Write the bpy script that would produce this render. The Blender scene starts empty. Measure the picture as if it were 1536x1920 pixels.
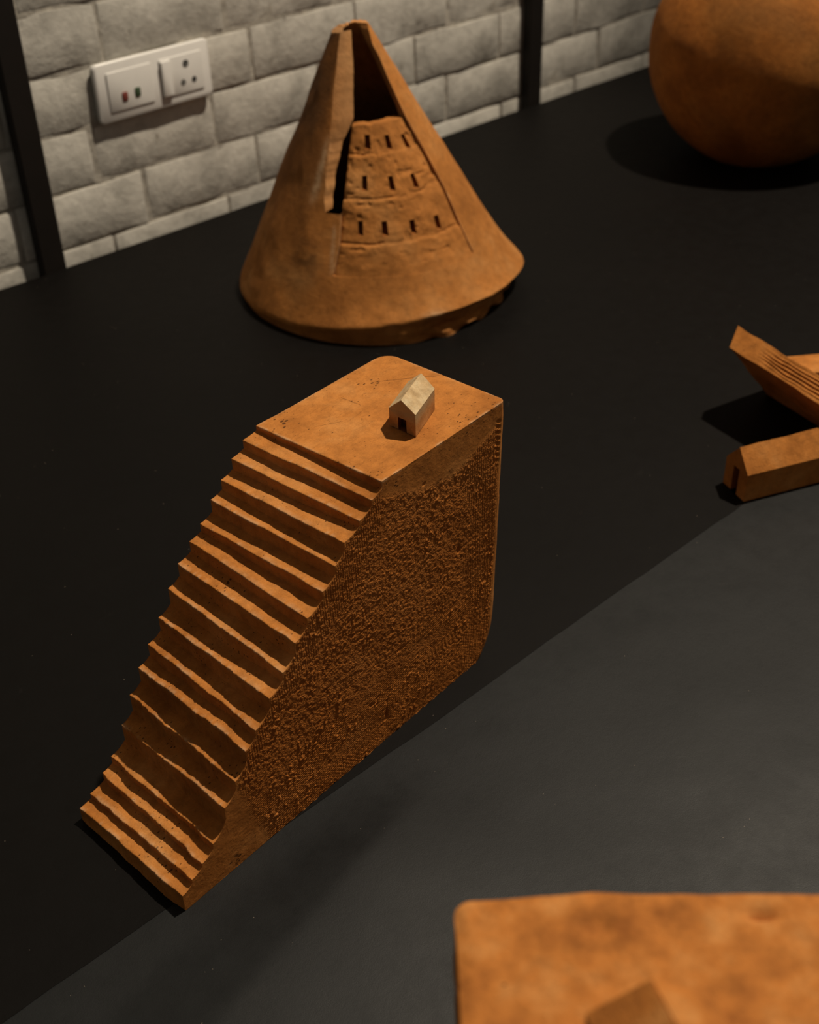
import bpy, math, random
import numpy as np
from mathutils import Matrix, Vector

random.seed(7)
SC = bpy.context.scene
COL = SC.collection

# ------------------------------------------------------------------ camera
F_PX, PITCH, ROLL, CAM_H = 2317.0, 0.6230, -0.0295, 0.5913
def cam_axes():
    f = Vector((0, math.cos(PITCH), -math.sin(PITCH))); r = Vector((1, 0, 0)); u = r.cross(f)
    c, s = math.cos(ROLL), math.sin(ROLL)
    return r * c + u * s, -r * s + u * c, f
cr, cu, cf = cam_axes()
cam = bpy.data.cameras.new('camera'); cam_o = bpy.data.objects.new('camera', cam); COL.objects.link(cam_o)
cam_o.matrix_world = Matrix(((cr.x, cu.x, -cf.x, 0), (cr.y, cu.y, -cf.y, 0), (cr.z, cu.z, -cf.z, CAM_H), (0, 0, 0, 1)))
cam.sensor_fit = 'VERTICAL'; cam.sensor_height = 24.0; cam.lens = F_PX / 1920 * 24.0
cam.dof.use_dof = True; cam.dof.focus_distance = 0.735; cam.dof.aperture_fstop = 6.2
cam.clip_start = 0.01
SC.camera = cam_o

# ------------------------------------------------------------------ light
SC.view_settings.view_transform = 'Standard'; SC.view_settings.look = 'None'
SC.view_settings.gamma = 1.0; SC.view_settings.use_curve_mapping = False
SC.view_settings.exposure = 0.0
world = bpy.data.worlds.new('gallery_ambient'); SC.world = world; world.use_nodes = True
bg = world.node_tree.nodes['Background']; bg.inputs[0].default_value = (1.0, 0.90, 0.76, 1); bg.inputs[1].default_value = 0.095

def spot(name, loc, target, energy, angle, blend, radius, col):
    l = bpy.data.lights.new(name, 'SPOT'); o = bpy.data.objects.new(name, l); COL.objects.link(o)
    l.energy = energy; l.spot_size = math.radians(angle); l.spot_blend = blend; l.shadow_soft_size = radius; l.color = col
    o.location = loc
    o.rotation_euler = (Vector(target) - Vector(loc)).to_track_quat('-Z', 'Y').to_euler()
    return o
spot('ceiling_spotlight', (1.13, 1.41, 2.9), (0.10, 0.72, 0.0), 398, 60, 0.6, 0.045, (1.0, 0.86, 0.68))

# ------------------------------------------------------------------ numpy noise
def _hash(ix, iy, iz):
    h = (ix.astype(np.int64) * 374761393 + iy.astype(np.int64) * 668265263 + iz.astype(np.int64) * 2147483647 * 3 + 1013904223) & 0xffffffff
    h = ((h ^ (h >> 13)) * 1274126177) & 0xffffffff
    h = ((h ^ (h >> 16)) * 2246822519) & 0xffffffff
    return ((h ^ (h >> 15)) & 0xffffff) / float(0xffffff)
def vn(x, y, z=0.0):
    """smooth value noise, about -1..1"""
    x, y, z = np.broadcast_arrays(np.asarray(x, float), np.asarray(y, float), np.asarray(z, float))
    ix, iy, iz = np.floor(x), np.floor(y), np.floor(z)
    fx, fy, fz = x - ix, y - iy, z - iz
    fx, fy, fz = [f * f * f * (f * (f * 6 - 15) + 10) for f in (fx, fy, fz)]
    r = 0
    for dx in (0, 1):
        for dy in (0, 1):
            for dz in (0, 1):
                w = (fx if dx else 1 - fx) * (fy if dy else 1 - fy) * (fz if dz else 1 - fz)
                r = r + w * _hash(ix + dx, iy + dy, iz + dz)
    return r * 2 - 1
def fbm(x, y, z=0.0, n=3):
    r, a = 0, 1.0
    for k in range(n):
        r = r + a * vn(x * 2 ** k + 13.7 * k, y * 2 ** k + 7.1 * k, np.asarray(z) * 2 ** k + 3.3 * k); a *= 0.5
    return r / 1.6
def sstep(a, b, x):
    t = np.clip((np.asarray(x, float) - a) / (b - a), 0, 1); return t * t * (3 - 2 * t)
def n1(t, seed):  # 1d noise
    return vn(t, seed * 17.31 + 0.5, 0.5)

# ------------------------------------------------------------------ object helpers
def mesh_obj(name, verts, faces, mat, parent=None, smooth=False, kind=None, sharp=None):
    me = bpy.data.meshes.new(name)
    me.from_pydata([tuple(map(float, v)) for v in verts], [], [tuple(map(int, f)) for f in faces]); me.update()
    if mat: me.materials.append(mat)
    if smooth:
        me.polygons.foreach_set('use_smooth', [True] * len(me.polygons))
        if sharp: me.set_sharp_from_angle(angle=math.radians(sharp))
    o = bpy.data.objects.new(name, me); COL.objects.link(o)
    if parent: o.parent = parent
    if kind: o['kind'] = kind
    return o
def empty(name, loc=(0, 0, 0), rz=0.0):
    o = bpy.data.objects.new(name, None); COL.objects.link(o); o.location = loc; o.rotation_euler = (0, 0, rz)
    o.empty_display_size = 0.02
    return o
def tag(o, label, cat, group=None):
    o['label'] = label; o['category'] = cat
    if group: o['group'] = group
    return o

def set_attr(o, name, arr):
    a = o.data.attributes.new(name, 'FLOAT', 'POINT'); a.data.foreach_set('value', np.clip(np.asarray(arr, float), 0, 1).astype(np.float32))

class MB:
    """collects pieces of one mesh"""
    def __init__(self): self.v = []; self.f = []
    def add(self, verts, faces):
        b = len(self.v); self.v += [tuple(p) for p in verts]; self.f += [tuple(i + b for i in f) for f in faces]; return b
    def grid(self, P, flip=False, wrap=False):
        """P: array (n, m, 3)"""
        n, m = P.shape[:2]; b = len(self.v); self.v += [tuple(p) for p in P.reshape(-1, 3)]
        mm = m if wrap else m - 1
        for i in range(n - 1):
            for j in range(mm):
                j2 = (j + 1) % m
                q = (b + i * m + j, b + i * m + j2, b + (i + 1) * m + j2, b + (i + 1) * m + j)
                self.f.append(q[::-1] if flip else q)
        return b
    def box(self, x0, x1, y0, y1, z0, z1):
        v = [(x, y, z) for x in (x0, x1) for y in (y0, y1) for z in (z0, z1)]
        self.add(v, [(0, 1, 3, 2), (4, 6, 7, 5), (0, 4, 5, 1), (2, 3, 7, 6), (0, 2, 6, 4), (1, 5, 7, 3)])
    def cyl(self, c, axis, r, d, n=20):
        c = Vector(c); ax = Vector(axis).normalized(); t = ax.orthogonal().normalized(); w = ax.cross(t)
        ring = [c + (t * math.cos(2 * math.pi * k / n) + w * math.sin(2 * math.pi * k / n)) * r for k in range(n)]
        v = ring + [p + ax * d for p in ring]
        self.add(v, [(k, (k + 1) % n, (k + 1) % n + n, k + n) for k in range(n)] + [tuple(range(n))[::-1], tuple(range(n, 2 * n))])
    def obj(self, name, mat, parent=None, **kw): return mesh_obj(name, self.v, self.f, mat, parent, **kw)

# ------------------------------------------------------------------ materials
def new_mat(name):
    m = bpy.data.materials.new(name); m.use_nodes = True; nt = m.node_tree
    return m, nt, nt.nodes['Principled BSDF']
class G:
    def __init__(self, nt): self.nt = nt
    def n(self, t, **kw):
        o = self.nt.nodes.new(t)
        for k, v in kw.items():
            if k.startswith('i_'): o.inputs[k[2:].replace('_', ' ')].default_value = v
            else: setattr(o, k, v)
        return o
    def l(self, a, b): self.nt.links.new(a, b)
    def noise(self, vec, scale, detail=4, rough=0.55, dist=0.0):
        o = self.n('ShaderNodeTexNoise'); o.inputs['Scale'].default_value = scale; o.inputs['Detail'].default_value = detail
        o.inputs['Roughness'].default_value = rough; o.inputs['Distortion'].default_value = dist; self.l(vec, o.inputs['Vector']); return o.outputs['Fac']
    def voro(self, vec, scale):
        o = self.n('ShaderNodeTexVoronoi'); o.inputs['Scale'].default_value = scale; self.l(vec, o.inputs['Vector']); return o.outputs['Distance']
    def ramp(self, fac, stops):
        o = self.n('ShaderNodeValToRGB'); e = o.color_ramp.elements
        while len(e) < len(stops): e.new(0.5)
        for k, (p, c) in enumerate(stops): e[k].position = p; e[k].color = (*c, 1) if not isinstance(c, (int, float)) else (c, c, c, 1)
        self.l(fac, o.inputs['Fac']); return o.outputs['Color']
    def mix(self, fac, a, b, mode='MIX'):
        o = self.n('ShaderNodeMix', data_type='RGBA', blend_type=mode)
        for s, val in ((o.inputs[0], fac), (o.inputs[6], a), (o.inputs[7], b)):
            if isinstance(val, (int, float)): s.default_value = val
            elif isinstance(val, tuple): s.default_value = (*val, 1)
            else: self.l(val, s)
        return o.outputs[2]
    def math(self, op, a, b=None, c=None, clamp=False):
        o = self.n('ShaderNodeMath', operation=op, use_clamp=clamp)
        for s, val in zip(o.inputs, (a, b, c)):
            if val is None: continue
            if isinstance(val, (int, float)): s.default_value = val
            else: self.l(val, s)
        return o.outputs[0]
    def bump(self, h, dist, strength=1.0, normal=None):
        o = self.n('ShaderNodeBump'); o.inputs['Distance'].default_value = dist; o.inputs['Strength'].default_value = strength
        self.l(h, o.inputs['Height'])
        if normal is not None: self.l(normal, o.inputs['Normal'])
        return o.outputs['Normal']

def terracotta(name, dark, mid, pale, pits=0.5, grain=0.0003, scratches=0.0, pitscale=260, big=22, soot=0.0, wear=0.0, stains=False, scored=False, slip=False, lines=()):
    m, nt, b = new_mat(name); g = G(nt)
    co = g.n('ShaderNodeTexCoord').outputs['Object']
    f1 = g.noise(co, big, 5, 0.6); f2 = g.noise(co, 140, 5, 0.65); f3 = g.noise(co, 900, 3, 0.6)
    col = g.ramp(f1, [(0.30, dark), (0.52, mid), (0.74, pale)])
    c2 = g.ramp(f2, [(0.25, 0.62), (0.55, 1.0), (0.8, 1.18)])
    col = g.mix(0.75, col, c2, 'MULTIPLY')
    c3 = g.ramp(f3, [(0.3, 0.8), (0.7, 1.15)])
    col = g.mix(0.5, col, c3, 'MULTIPLY')
    # small pores, sparse and clustered
    mp = g.n('ShaderNodeMapping'); mp.inputs['Scale'].default_value = (0.55, 1.0, 1.0); mp.inputs['Rotation'].default_value = (0.2, 0.1, 0.5); g.l(co, mp.inputs['Vector'])
    vd = g.voro(mp.outputs[0], pitscale); cl = g.noise(co, 38, 2)
    thr = g.math('MULTIPLY', g.math('SUBTRACT', cl, 0.42, clamp=True), 1.1 * pits)
    pit = g.math('LESS_THAN', vd, thr)
    pit = g.math('MULTIPLY', pit, 1.0)
    col = g.mix(g.math('MULTIPLY', pit, 0.8), col, tuple(c * 0.12 for c in dark))
    h = g.math('ADD', g.math('MULTIPLY', f2, 1.2), g.math('MULTIPLY', f3, 0.8))
    h = g.math('SUBTRACT', h, g.math('MULTIPLY', pit, 1.5))
    if scratches > 0:
        mp2 = g.n('ShaderNodeMapping'); mp2.inputs['Scale'].default_value = (1.0, 9.0, 9.0); mp2.inputs['Rotation'].default_value = (0, 0, 0.35); g.l(co, mp2.inputs['Vector'])
        sc = g.noise(mp2.outputs[0], 60, 4, 0.7)
        line = g.math('LESS_THAN', g.math('ABSOLUTE', g.math('SUBTRACT', sc, 0.62)), 0.012 * scratches)
        col = g.mix(g.math('MULTIPLY', line, 0.45), col, tuple(c * 0.35 for c in dark))
        h = g.math('SUBTRACT', h, g.math('MULTIPLY', line, 0.8))
    if lines:    # single scratches, as segments in the block's own coordinates
        xyz = g.n('ShaderNodeSeparateXYZ'); g.l(co, xyz.inputs[0])
        up_ = g.math('GREATER_THAN', xyz.outputs['Z'], 0.197)
        for (x0, y0), (x1, y1), wd_ in lines:
            L_ = math.hypot(x1 - x0, y1 - y0); ex, ey = (x1 - x0) / L_, (y1 - y0) / L_
            px = g.math('SUBTRACT', xyz.outputs['X'], x0); py = g.math('SUBTRACT', xyz.outputs['Y'], y0)
            t_ = g.math('ADD', g.math('MULTIPLY', px, ex), g.math('MULTIPLY', py, ey))
            d_ = g.math('ABSOLUTE', g.math('ADD', g.math('SUBTRACT', g.math('MULTIPLY', px, ey), g.math('MULTIPLY', py, ex)), g.math('MULTIPLY', g.math('SUBTRACT', f2, 0.5), 0.0012)))
            on = g.math('MULTIPLY', g.math('MULTIPLY', g.math('LESS_THAN', d_, wd_), up_), g.math('MULTIPLY', g.math('GREATER_THAN', t_, 0.0), g.math('LESS_THAN', t_, L_)))
            col = g.mix(g.math('MULTIPLY', on, 0.75), col, tuple(c * 0.2 for c in dark)); h = g.math('SUBTRACT', h, g.math('MULTIPLY', on, 2.0))
    if soot > 0:
        s = g.ramp(g.noise(co, 9, 3, 0.6, 0.4), [(0.45, 0.0), (0.65, 1.0)])
        col = g.mix(g.math('MULTIPLY', s, soot), col, tuple(c * 0.22 for c in dark))
    if stains:
        at = g.n('ShaderNodeAttribute', attribute_name='chalk'); so_ = g.n('ShaderNodeAttribute', attribute_name='scorch_shade')
        col = g.mix(g.math('MULTIPLY', so_.outputs['Fac'], g.ramp(f1, [(0.3, 0.35), (0.6, 1.0)])), col, (0.10, 0.042, 0.014))  # scorched clay, with the cone's shaded left side painted into it
        col = g.mix(g.math('MULTIPLY', at.outputs['Fac'], g.ramp(f2, [(0.35, 0.3), (0.6, 1.0)])), col, (0.62, 0.41, 0.23))
    if slip:     # pale slip brushed over the upper part
        gz = g.n('ShaderNodeSeparateXYZ'); g.l(g.n('ShaderNodeTexCoord').outputs['Generated'], gz.inputs[0])
        sl = g.ramp(g.math('ADD', gz.outputs['Z'], g.math('MULTIPLY', g.math('SUBTRACT', f2, 0.5), 0.5)), [(0.28, 0.0), (0.62, 1.0)])
        col = g.mix(g.math('MULTIPLY', sl, 0.85), col, (0.40, 0.29, 0.155))
    if scored:   # raw, unsmoothed clay is redder
        col = g.mix(g.math('MULTIPLY', g.n('ShaderNodeAttribute', attribute_name='scored').outputs['Fac'], 0.65), col, (0.40, 0.125, 0.018))
    if wear > 0:   # rubbed, paler arrises
        pt = g.n('ShaderNodeNewGeometry').outputs['Pointiness']
        wv = g.ramp(g.math('ADD', pt, g.math('MULTIPLY', g.math('SUBTRACT', f2, 0.5), 0.05)), [(0.535, 0.0), (0.60, 1.0)])
        col = g.mix(g.math('MULTIPLY', wv, wear), col, (0.70, 0.42, 0.20))
    g.l(col, b.inputs['Base Color'])
    b.inputs['Roughness'].default_value = 0.85; b.inputs['Specular IOR Level'].default_value = 0.18
    nrm = g.bump(h, grain)
    if scored:
        sa = g.n('ShaderNodeAttribute', attribute_name='scored').outputs['Fac']
        cr = g.noise(co, 1100, 2, 0.5); vd2 = g.voro(co, 750)
        hh = g.math('MULTIPLY', g.math('ADD', g.math('MULTIPLY', cr, 1.2), g.math('SUBTRACT', 0.6, vd2, clamp=True)), sa)
        nrm = g.bump(hh, 0.00052, 1.0, nrm)
    g.l(nrm, b.inputs['Normal'])
    return m

DK, MD, PL = (0.36, 0.125, 0.022), (0.52, 0.195, 0.040), (0.60, 0.265, 0.075)
M_TOP = terracotta('stair_clay', DK, MD, PL, pits=1.0, pitscale=400, scratches=0.2, grain=0.00014, lines=[((.2618, .0780), (.2935, .0510), .00025), ((.2339, .0821), (.2343, .0660), .00016), ((.1985, .0708), (.2130, .0624), .00014)], stains=True, scored=True)
M_STEP = terracotta('step_clay', DK, MD, PL, pits=0.8, pitscale=400, grain=0.0003, stains=True)
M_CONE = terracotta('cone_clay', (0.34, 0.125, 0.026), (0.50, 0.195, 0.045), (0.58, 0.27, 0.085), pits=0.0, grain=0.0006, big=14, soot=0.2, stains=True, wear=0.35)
M_POT = terracotta('pot_clay', (0.30, 0.10, 0.018), (0.46, 0.165, 0.030), (0.50, 0.21, 0.05), pits=0.0, grain=0.0008, big=9, soot=0.5)
M_BAR = terracotta('bar_clay', DK, MD, PL, pits=0.0, grain=0.0006, big=30)
M_NEAR = terracotta('near_block_clay', (0.30, 0.10, 0.02), (0.50, 0.18, 0.036), (0.60, 0.27, 0.08), pits=0.35, pitscale=75, grain=0.0005, big=46)
M_HOUSE = terracotta('house_walls_clay', (0.36, 0.15, 0.04), (0.50, 0.24, 0.08), (0.54, 0.28, 0.10), pits=0.0, big=60, grain=0.00015, slip=True)
M_SLIP = terracotta('house_roof_slip', (0.50, 0.33, 0.16), (0.62, 0.45, 0.25), (0.72, 0.58, 0.36), pits=0.15, pitscale=600, big=120)
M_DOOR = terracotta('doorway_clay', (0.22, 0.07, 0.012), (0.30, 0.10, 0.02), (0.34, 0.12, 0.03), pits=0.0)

def paper_mat(name, col, rough, spec):
    m, nt, b = new_mat(name); g = G(nt)
    co = g.n('ShaderNodeTexCoord').outputs['Object']
    fib = g.noise(co, 1500, 3, 0.7); blot = g.noise(co, 7, 4, 0.6); mid = g.noise(co, 60, 4, 0.65)
    c = g.ramp(blot, [(0.3, tuple(x * 0.85 for x in col)), (0.7, tuple(x * 1.15 for x in col))])
    c = g.mix(0.6, c, g.ramp(fib, [(0.3, 0.75), (0.7, 1.25)]), 'MULTIPLY')
    # pale dust smudges and a few bright specks lying on the paper
    sm = g.ramp(g.noise(co, 26, 5, 0.7, 0.3), [(0.66, 0.0), (0.8, 1.0)])
    c = g.mix(g.math('MULTIPLY', sm, 0.35), c, (0.022, 0.020, 0.018))
    sp = g.math('LESS_THAN', g.voro(co, 120), 0.035)
    sp = g.math('MULTIPLY', sp, g.math('GREATER_THAN', g.noise(co, 31, 2), 0.56))
    c = g.mix(g.math('MULTIPLY', sp, 0.6), c, (0.30, 0.24, 0.18))
    g.l(c, b.inputs['Base Color'])
    g.l(g.ramp(mid, [(0.3, rough - 0.04), (0.7, rough + 0.05)]), b.inputs['Roughness'])
    b.inputs['Specular IOR Level'].default_value = spec
    h = g.math('ADD', g.math('MULTIPLY', fib, 0.5), mid)
    g.l(g.bump(h, 0.0002, 0.6), b.inputs['Normal'])
    return m
M_PAPA = paper_mat('black_paper_warm', (0.0026, 0.0020, 0.0016), 0.55, 0.12)
M_PAPB = paper_mat('black_paper_cool', (0.0058, 0.0066, 0.0070), 0.50, 0.29)

def simple(name, col, rough=0.5, spec=0.5, metal=0.0, nscale=80, var=0.15, bump=0.0):
    m, nt, b = new_mat(name); g = G(nt)
    co = g.n('ShaderNodeTexCoord').outputs['Object']
    f = g.noise(co, nscale, 4, 0.6)
    g.l(g.ramp(f, [(0.3, tuple(c * (1 - var) for c in col)), (0.7, tuple(min(1, c * (1 + var)) for c in col))]), b.inputs['Base Color'])
    b.inputs['Roughness'].default_value = rough; b.inputs['Specular IOR Level'].default_value = spec; b.inputs['Metallic'].default_value = metal
    if bump: g.l(g.bump(f, bump), b.inputs['Normal'])
    return m
M_POST = simple('dark_post_paint', (0.010, 0.0075, 0.006), 0.6, 0.3, nscale=30)
M_PLATE = simple('white_switch_plastic', (0.80, 0.79, 0.76), 0.28, 0.5, var=0.02)
M_PLATE2 = simple('white_module_plastic', (0.74, 0.73, 0.70), 0.35, 0.5, var=0.02)
M_HOLE = simple('dark_pin_hole', (0.03, 0.032, 0.03), 0.6)
M_RED = simple('red_indicator', (0.20, 0.05, 0.04), 0.4)
M_GREEN = simple('green_indicator', (0.05, 0.085, 0.045), 0.4)
M_WOOD = simple('table_wood', (0.10, 0.06, 0.035), 0.6, nscale=20, var=0.3)
M_FLOOR = simple('floor_concrete', (0.10, 0.095, 0.09), 0.7, nscale=6)
M_MORTAR = simple('whitewashed_mortar', (0.42, 0.395, 0.345), 0.9, 0.1, nscale=60, var=0.3, bump=0.002)

def brick_mat():
    m, nt, b = new_mat('whitewashed_brick'); g = G(nt)
    tc = g.n('ShaderNodeTexCoord'); oi = g.n('ShaderNodeObjectInfo')
    add = g.n('ShaderNodeVectorMath', operation='ADD'); g.l(tc.outputs['Object'], add.inputs[0])
    sc = g.n('ShaderNodeVectorMath', operation='SCALE'); g.l(oi.outputs['Location'], sc.inputs[0]); sc.inputs['Scale'].default_value = 3.0
    g.l(sc.outputs[0], add.inputs[1]); co = add.outputs[0]
    f1 = g.noise(co, 14, 5, 0.65, 0.3); f2 = g.noise(co, 70, 5, 0.7)
    c = g.ramp(f1, [(0.33, (0.40, 0.385, 0.345)), (0.5, (0.58, 0.56, 0.505)), (0.7, (0.66, 0.64, 0.58))])
    c = g.mix(0.6, c, g.ramp(f2, [(0.3, 0.7), (0.6, 1.05)]), 'MULTIPLY')
    w = g.ramp(g.noise(co, 34, 3, 0.6), [(0.64, 0.0), (0.76, 1.0)])
    c = g.mix(g.math('MULTIPLY', w, 0.5), c, (0.14, 0.125, 0.10))
    r = g.math('MULTIPLY_ADD', oi.outputs['Random'], 0.18, 0.91)
    rr = g.n('ShaderNodeCombineColor')
    for k in range(3): g.l(r, rr.inputs[k])
    c = g.mix(1.0, c, rr.outputs[0], 'MULTIPLY')
    g.l(c, b.inputs['Base Color']); b.inputs['Roughness'].default_value = 0.85; b.inputs['Specular IOR Level'].default_value = 0.2
    g.l(g.bump(g.math('ADD', f1, g.math('MULTIPLY', f2, 0.5)), 0.0022), b.inputs['Normal'])
    return m
M_BRICK = brick_mat()

# ------------------------------------------------------------------ setting: floor, wall of whitewashed bricks
FLOOR_Z = -0.76
mb = MB(); mb.box(-2.6, 3.2, -1.6, 4.2, FLOOR_Z - 0.05, FLOOR_Z); fl = mb.obj('floor', M_FLOOR); fl['kind'] = 'structure'

WYAW = 0.7414
wall = empty('wall_tmp')  # replaced below
bpy.data.objects.remove(wall)
S0, S1, WZ1 = -1.5, 2.3, 1.3
mb = MB(); mb.box(S0, S1, 0.0017, 0.12, FLOOR_Z, WZ1)
wall = mb.obj('wall_back', M_MORTAR); wall['kind'] = 'structure'
wall.location = (-0.1318, 1.6023, 0); wall.rotation_euler = (0, 0, WYAW)
wall['label'] = 'whitewashed brick wall behind the table'

PITCH_S, PITCH_Z, Z0 = 0.170, 0.0655, 0.0045
def brick_mesh(w, h, seed):
    nx, nz = 9, 5
    xs = np.r_[-w / 2, -w / 2 + 0.003, np.linspace(-w / 2, w / 2, nx - 2)[1:-1], w / 2 - 0.003, w / 2]
    zs = np.r_[-h / 2, -h / 2 + 0.0025, np.linspace(-h / 2, h / 2, nz - 2)[1:-1], h / 2 - 0.0025, h / 2]
    X, Z = np.meshgrid(xs, zs, indexing='ij')
    X = X + 0.0012 * vn(X * 40, Z * 40, seed) ; Z = Z + 0.0016 * vn(X * 28 + 9, Z * 30, seed + .5)
    Y = -0.0011 * (vn(X * 25, Z * 40, seed + 3.2) + .6 * vn(X * 60, Z * 70, seed + 8.2))
    edge = (np.minimum(np.abs(np.abs(X) - w / 2), np.abs(np.abs(Z) - h / 2)) < 0.0014)
    Y = Y + edge * 0.0011
    mb = MB(); P = np.stack([X, Y, Z], -1); b = mb.grid(P)
    # skirt back into the mortar
    n, m_ = P.shape[:2]
    loop = [(i, 0) for i in range(n)] + [(n - 1, j) for j in range(1, m_)] + [(i, m_ - 1) for i in range(n - 2, -1, -1)] + [(0, j) for j in range(m_ - 2, 0, -1)]
    base = [tuple(np.r_[P[i, j, 0], 0.012, P[i, j, 2]]) for i, j in loop]
    bb = len(mb.v); mb.v += base; L = len(loop)
    idx = [b + i * m_ + j for i, j in loop]
    for k in range(L): mb.f.append((idx[k], bb + k, bb + (k + 1) % L, idx[(k + 1) % L]))
    return mb
variants = []
for k in range(7):
    mbk = brick_mesh(PITCH_S - 0.0050, PITCH_Z - 0.0042, k * 5.3)
    me = bpy.data.meshes.new('brick'); me.from_pydata([tuple(map(float, v)) for v in mbk.v], [], mbk.f)
    me.update(); me.materials.append(M_BRICK); me.polygons.foreach_set('use_smooth', [True] * len(me.polygons)); me.set_sharp_from_angle(angle=math.radians(50))
    variants.append(me)
row_off = {-1: -0.289, 0: -0.2365, 1: -0.2966, 2: -0.2315, 3: -0.2642, 4: -0.190, 5: -0.262, -2: -0.210, 6: -0.2}
for r in range(-2, 7):
    zc = Z0 + PITCH_Z * (r + 0.5)
    n0 = math.floor((-0.95 - row_off[r]) / PITCH_S); n1_ = math.ceil((1.45 - row_off[r]) / PITCH_S)
    for n in range(n0, n1_):
        o = bpy.data.objects.new('brick', random.choice(variants)); COL.objects.link(o); o.parent = wall
        o.location = (row_off[r] + PITCH_S * (n + 0.5) + random.uniform(-.0012, .0012), random.uniform(-0.0008, 0.0010), zc + random.uniform(-.0008, .0008))
        o.rotation_euler = (0, random.uniform(-0.006, 0.006), 0)
        if random.random() < 0.5: o.rotation_euler.y += math.pi

def on_wall(name):  # an empty in the wall's frame
    o = empty(name, (0, 0, 0)); o.matrix_world = Matrix.Translation(wall.location) @ Matrix.Rotation(WYAW, 4, 'Z'); return o

# two dark posts of a frame standing between table and wall
for s0, s1, lab in ((-0.3952, -0.3661, 'dark upright post against the white wall, left of the switch plate'),
                    (0.4321, 0.4616, 'dark upright post against the white wall, beside the round pot')):
    mb = MB(); w = s1 - s0; b_ = 0.0012
    prof = [(-w / 2 + b_, -.0167), (w / 2 - b_, -.0167), (w / 2, -.0167 + b_), (w / 2, -.0020 - b_), (w / 2 - b_, -.0020), (-w / 2 + b_, -.0020), (-w / 2, -.0020 - b_), (-w / 2, -.0167 + b_)]
    zs = np.linspace(FLOOR_Z, 1.2, 9)
    P = np.array([[(x, y, z) for x, y in prof] for z in zs]); mb.grid(P, wrap=True)
    mb.f.append(tuple(range(8))[::-1]); mb.f.append(tuple(range(64, 72)))
    o = mb.obj('frame_post', M_POST)
    o.matrix_world = Matrix.Translation(wall.location) @ Matrix.Rotation(WYAW, 4, 'Z') @ Matrix.Translation(((s0 + s1) / 2, 0, 0))
    tag(o, lab, 'post', 'upright posts before the wall')

# switch and socket plate
def rrect(w, h, r, n=5):
    pts = []
    for cx, cz, a0 in ((w / 2 - r, h / 2 - r, 0), (-w / 2 + r, h / 2 - r, 90), (-w / 2 + r, -h / 2 + r, 180), (w / 2 - r, -h / 2 + r, 270)):
        for k in range(n + 1):
            a = math.radians(a0 + 90 * k / n); pts.append((cx + r * math.cos(a), cz + r * math.sin(a)))
    return pts
def rounded_plate(mb, cx, cz, w, h, r, y0, y1, bev):
    """y0 back, y1 front (more negative)"""
    loops = [(w, h, r, y0), (w, h, r, y1 + bev), (w - bev * .6, h - bev * .6, r, y1 + bev * .3), (w - 2 * bev, h - 2 * bev, max(r - bev, .0004), y1)]
    P = np.array([[(cx + x, y, cz + z) for x, z in rrect(a, b, c)] for a, b, c, y in loops])
    b0 = mb.grid(P, wrap=True); m_ = P.shape[1]
    mb.f.append(tuple(b0 + 3 * m_ + k for k in range(m_))); mb.f.append(tuple(b0 + k for k in range(m_))[::-1])
sock = on_wall('socket_plate'); tag(sock, 'white plastic wall plate with a switch and three-pin socket, on the brick wall', 'socket')
sx0, sx1, sz0, sz1 = -0.2853, -0.1285, 0.1355, 0.2020
scx, scz, sw, sh = (sx0 + sx1) / 2, (sz0 + sz1) / 2, sx1 - sx0, sz1 - sz0
Y = -0.002
mb = MB(); rounded_plate(mb, scx, scz, sw - .004, sh - .004, .004, 0.004, Y - .002, .0006); mb.obj('back_box', M_PLATE2, sock, smooth=True, sharp=40)
mb = MB(); rounded_plate(mb, scx, scz, sw, sh, .006, Y - .0018, Y - .0055, .0020); mb.obj('cover_plate', M_PLATE, sock, smooth=True, sharp=50)
YF = Y - .0055
fx = lambda f: sx0 + sw * f
mb = MB(); rounded_plate(mb, fx(.285), scz, sw * .38, sh * .66, .0015, YF + .001, YF - .0012, .0005); mb.obj('blank_module', M_PLATE2, sock, smooth=True, sharp=40)
mb = MB(); rounded_plate(mb, fx(.735), scz, sw * .38, sh * .66, .0015, YF + .001, YF - .0012, .0005); so = mb.obj('socket_module', M_PLATE2, sock, smooth=True, sharp=40)
mb = MB(); rounded_plate(mb, fx(.595), scz, sw * .085, sh * .60, .001, YF - .0008, YF - .0040, .0008); mb.obj('rocker_switch', M_PLATE, sock, smooth=True, sharp=40)
for f, dz, m_, nm in ((.225, -.11, M_RED, 'red_indicator'), (.335, -.09, M_GREEN, 'green_indicator')):
    mb = MB(); rounded_plate(mb, fx(f), scz + dz * sh, .0075, .0105, .002, YF - .0008, YF - .0022, .0006); o = mb.obj(nm, m_, sock, smooth=True, sharp=40); o['label'] = nm.split('_')[0] + ' lamp on the plate'
for f, dz, r_ in ((.775, .17, .0042), (.735, -.14, .0034), (.835, -.13, .0034)):
    mb = MB(); n = 20
    rings = [(r_, YF - .0012 - .0003), (r_ * .82, YF - .0016), (r_ * .74, YF - .0012), (r_ * .70, YF + .0005)]
    P = np.array([[(fx(f) + a * math.cos(2 * math.pi * k / n), y, scz + dz * sh + a * math.sin(2 * math.pi * k / n)) for k in range(n)] for a, y in rings])
    b0 = mb.grid(P, wrap=True, flip=True); mb.f.append(tuple(b0 + 2 * n + k for k in range(n)))
    mb.obj('pin_hole', M_HOLE, so, smooth=True, sharp=40)
so.matrix_parent_inverse = Matrix.Identity(4)

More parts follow.
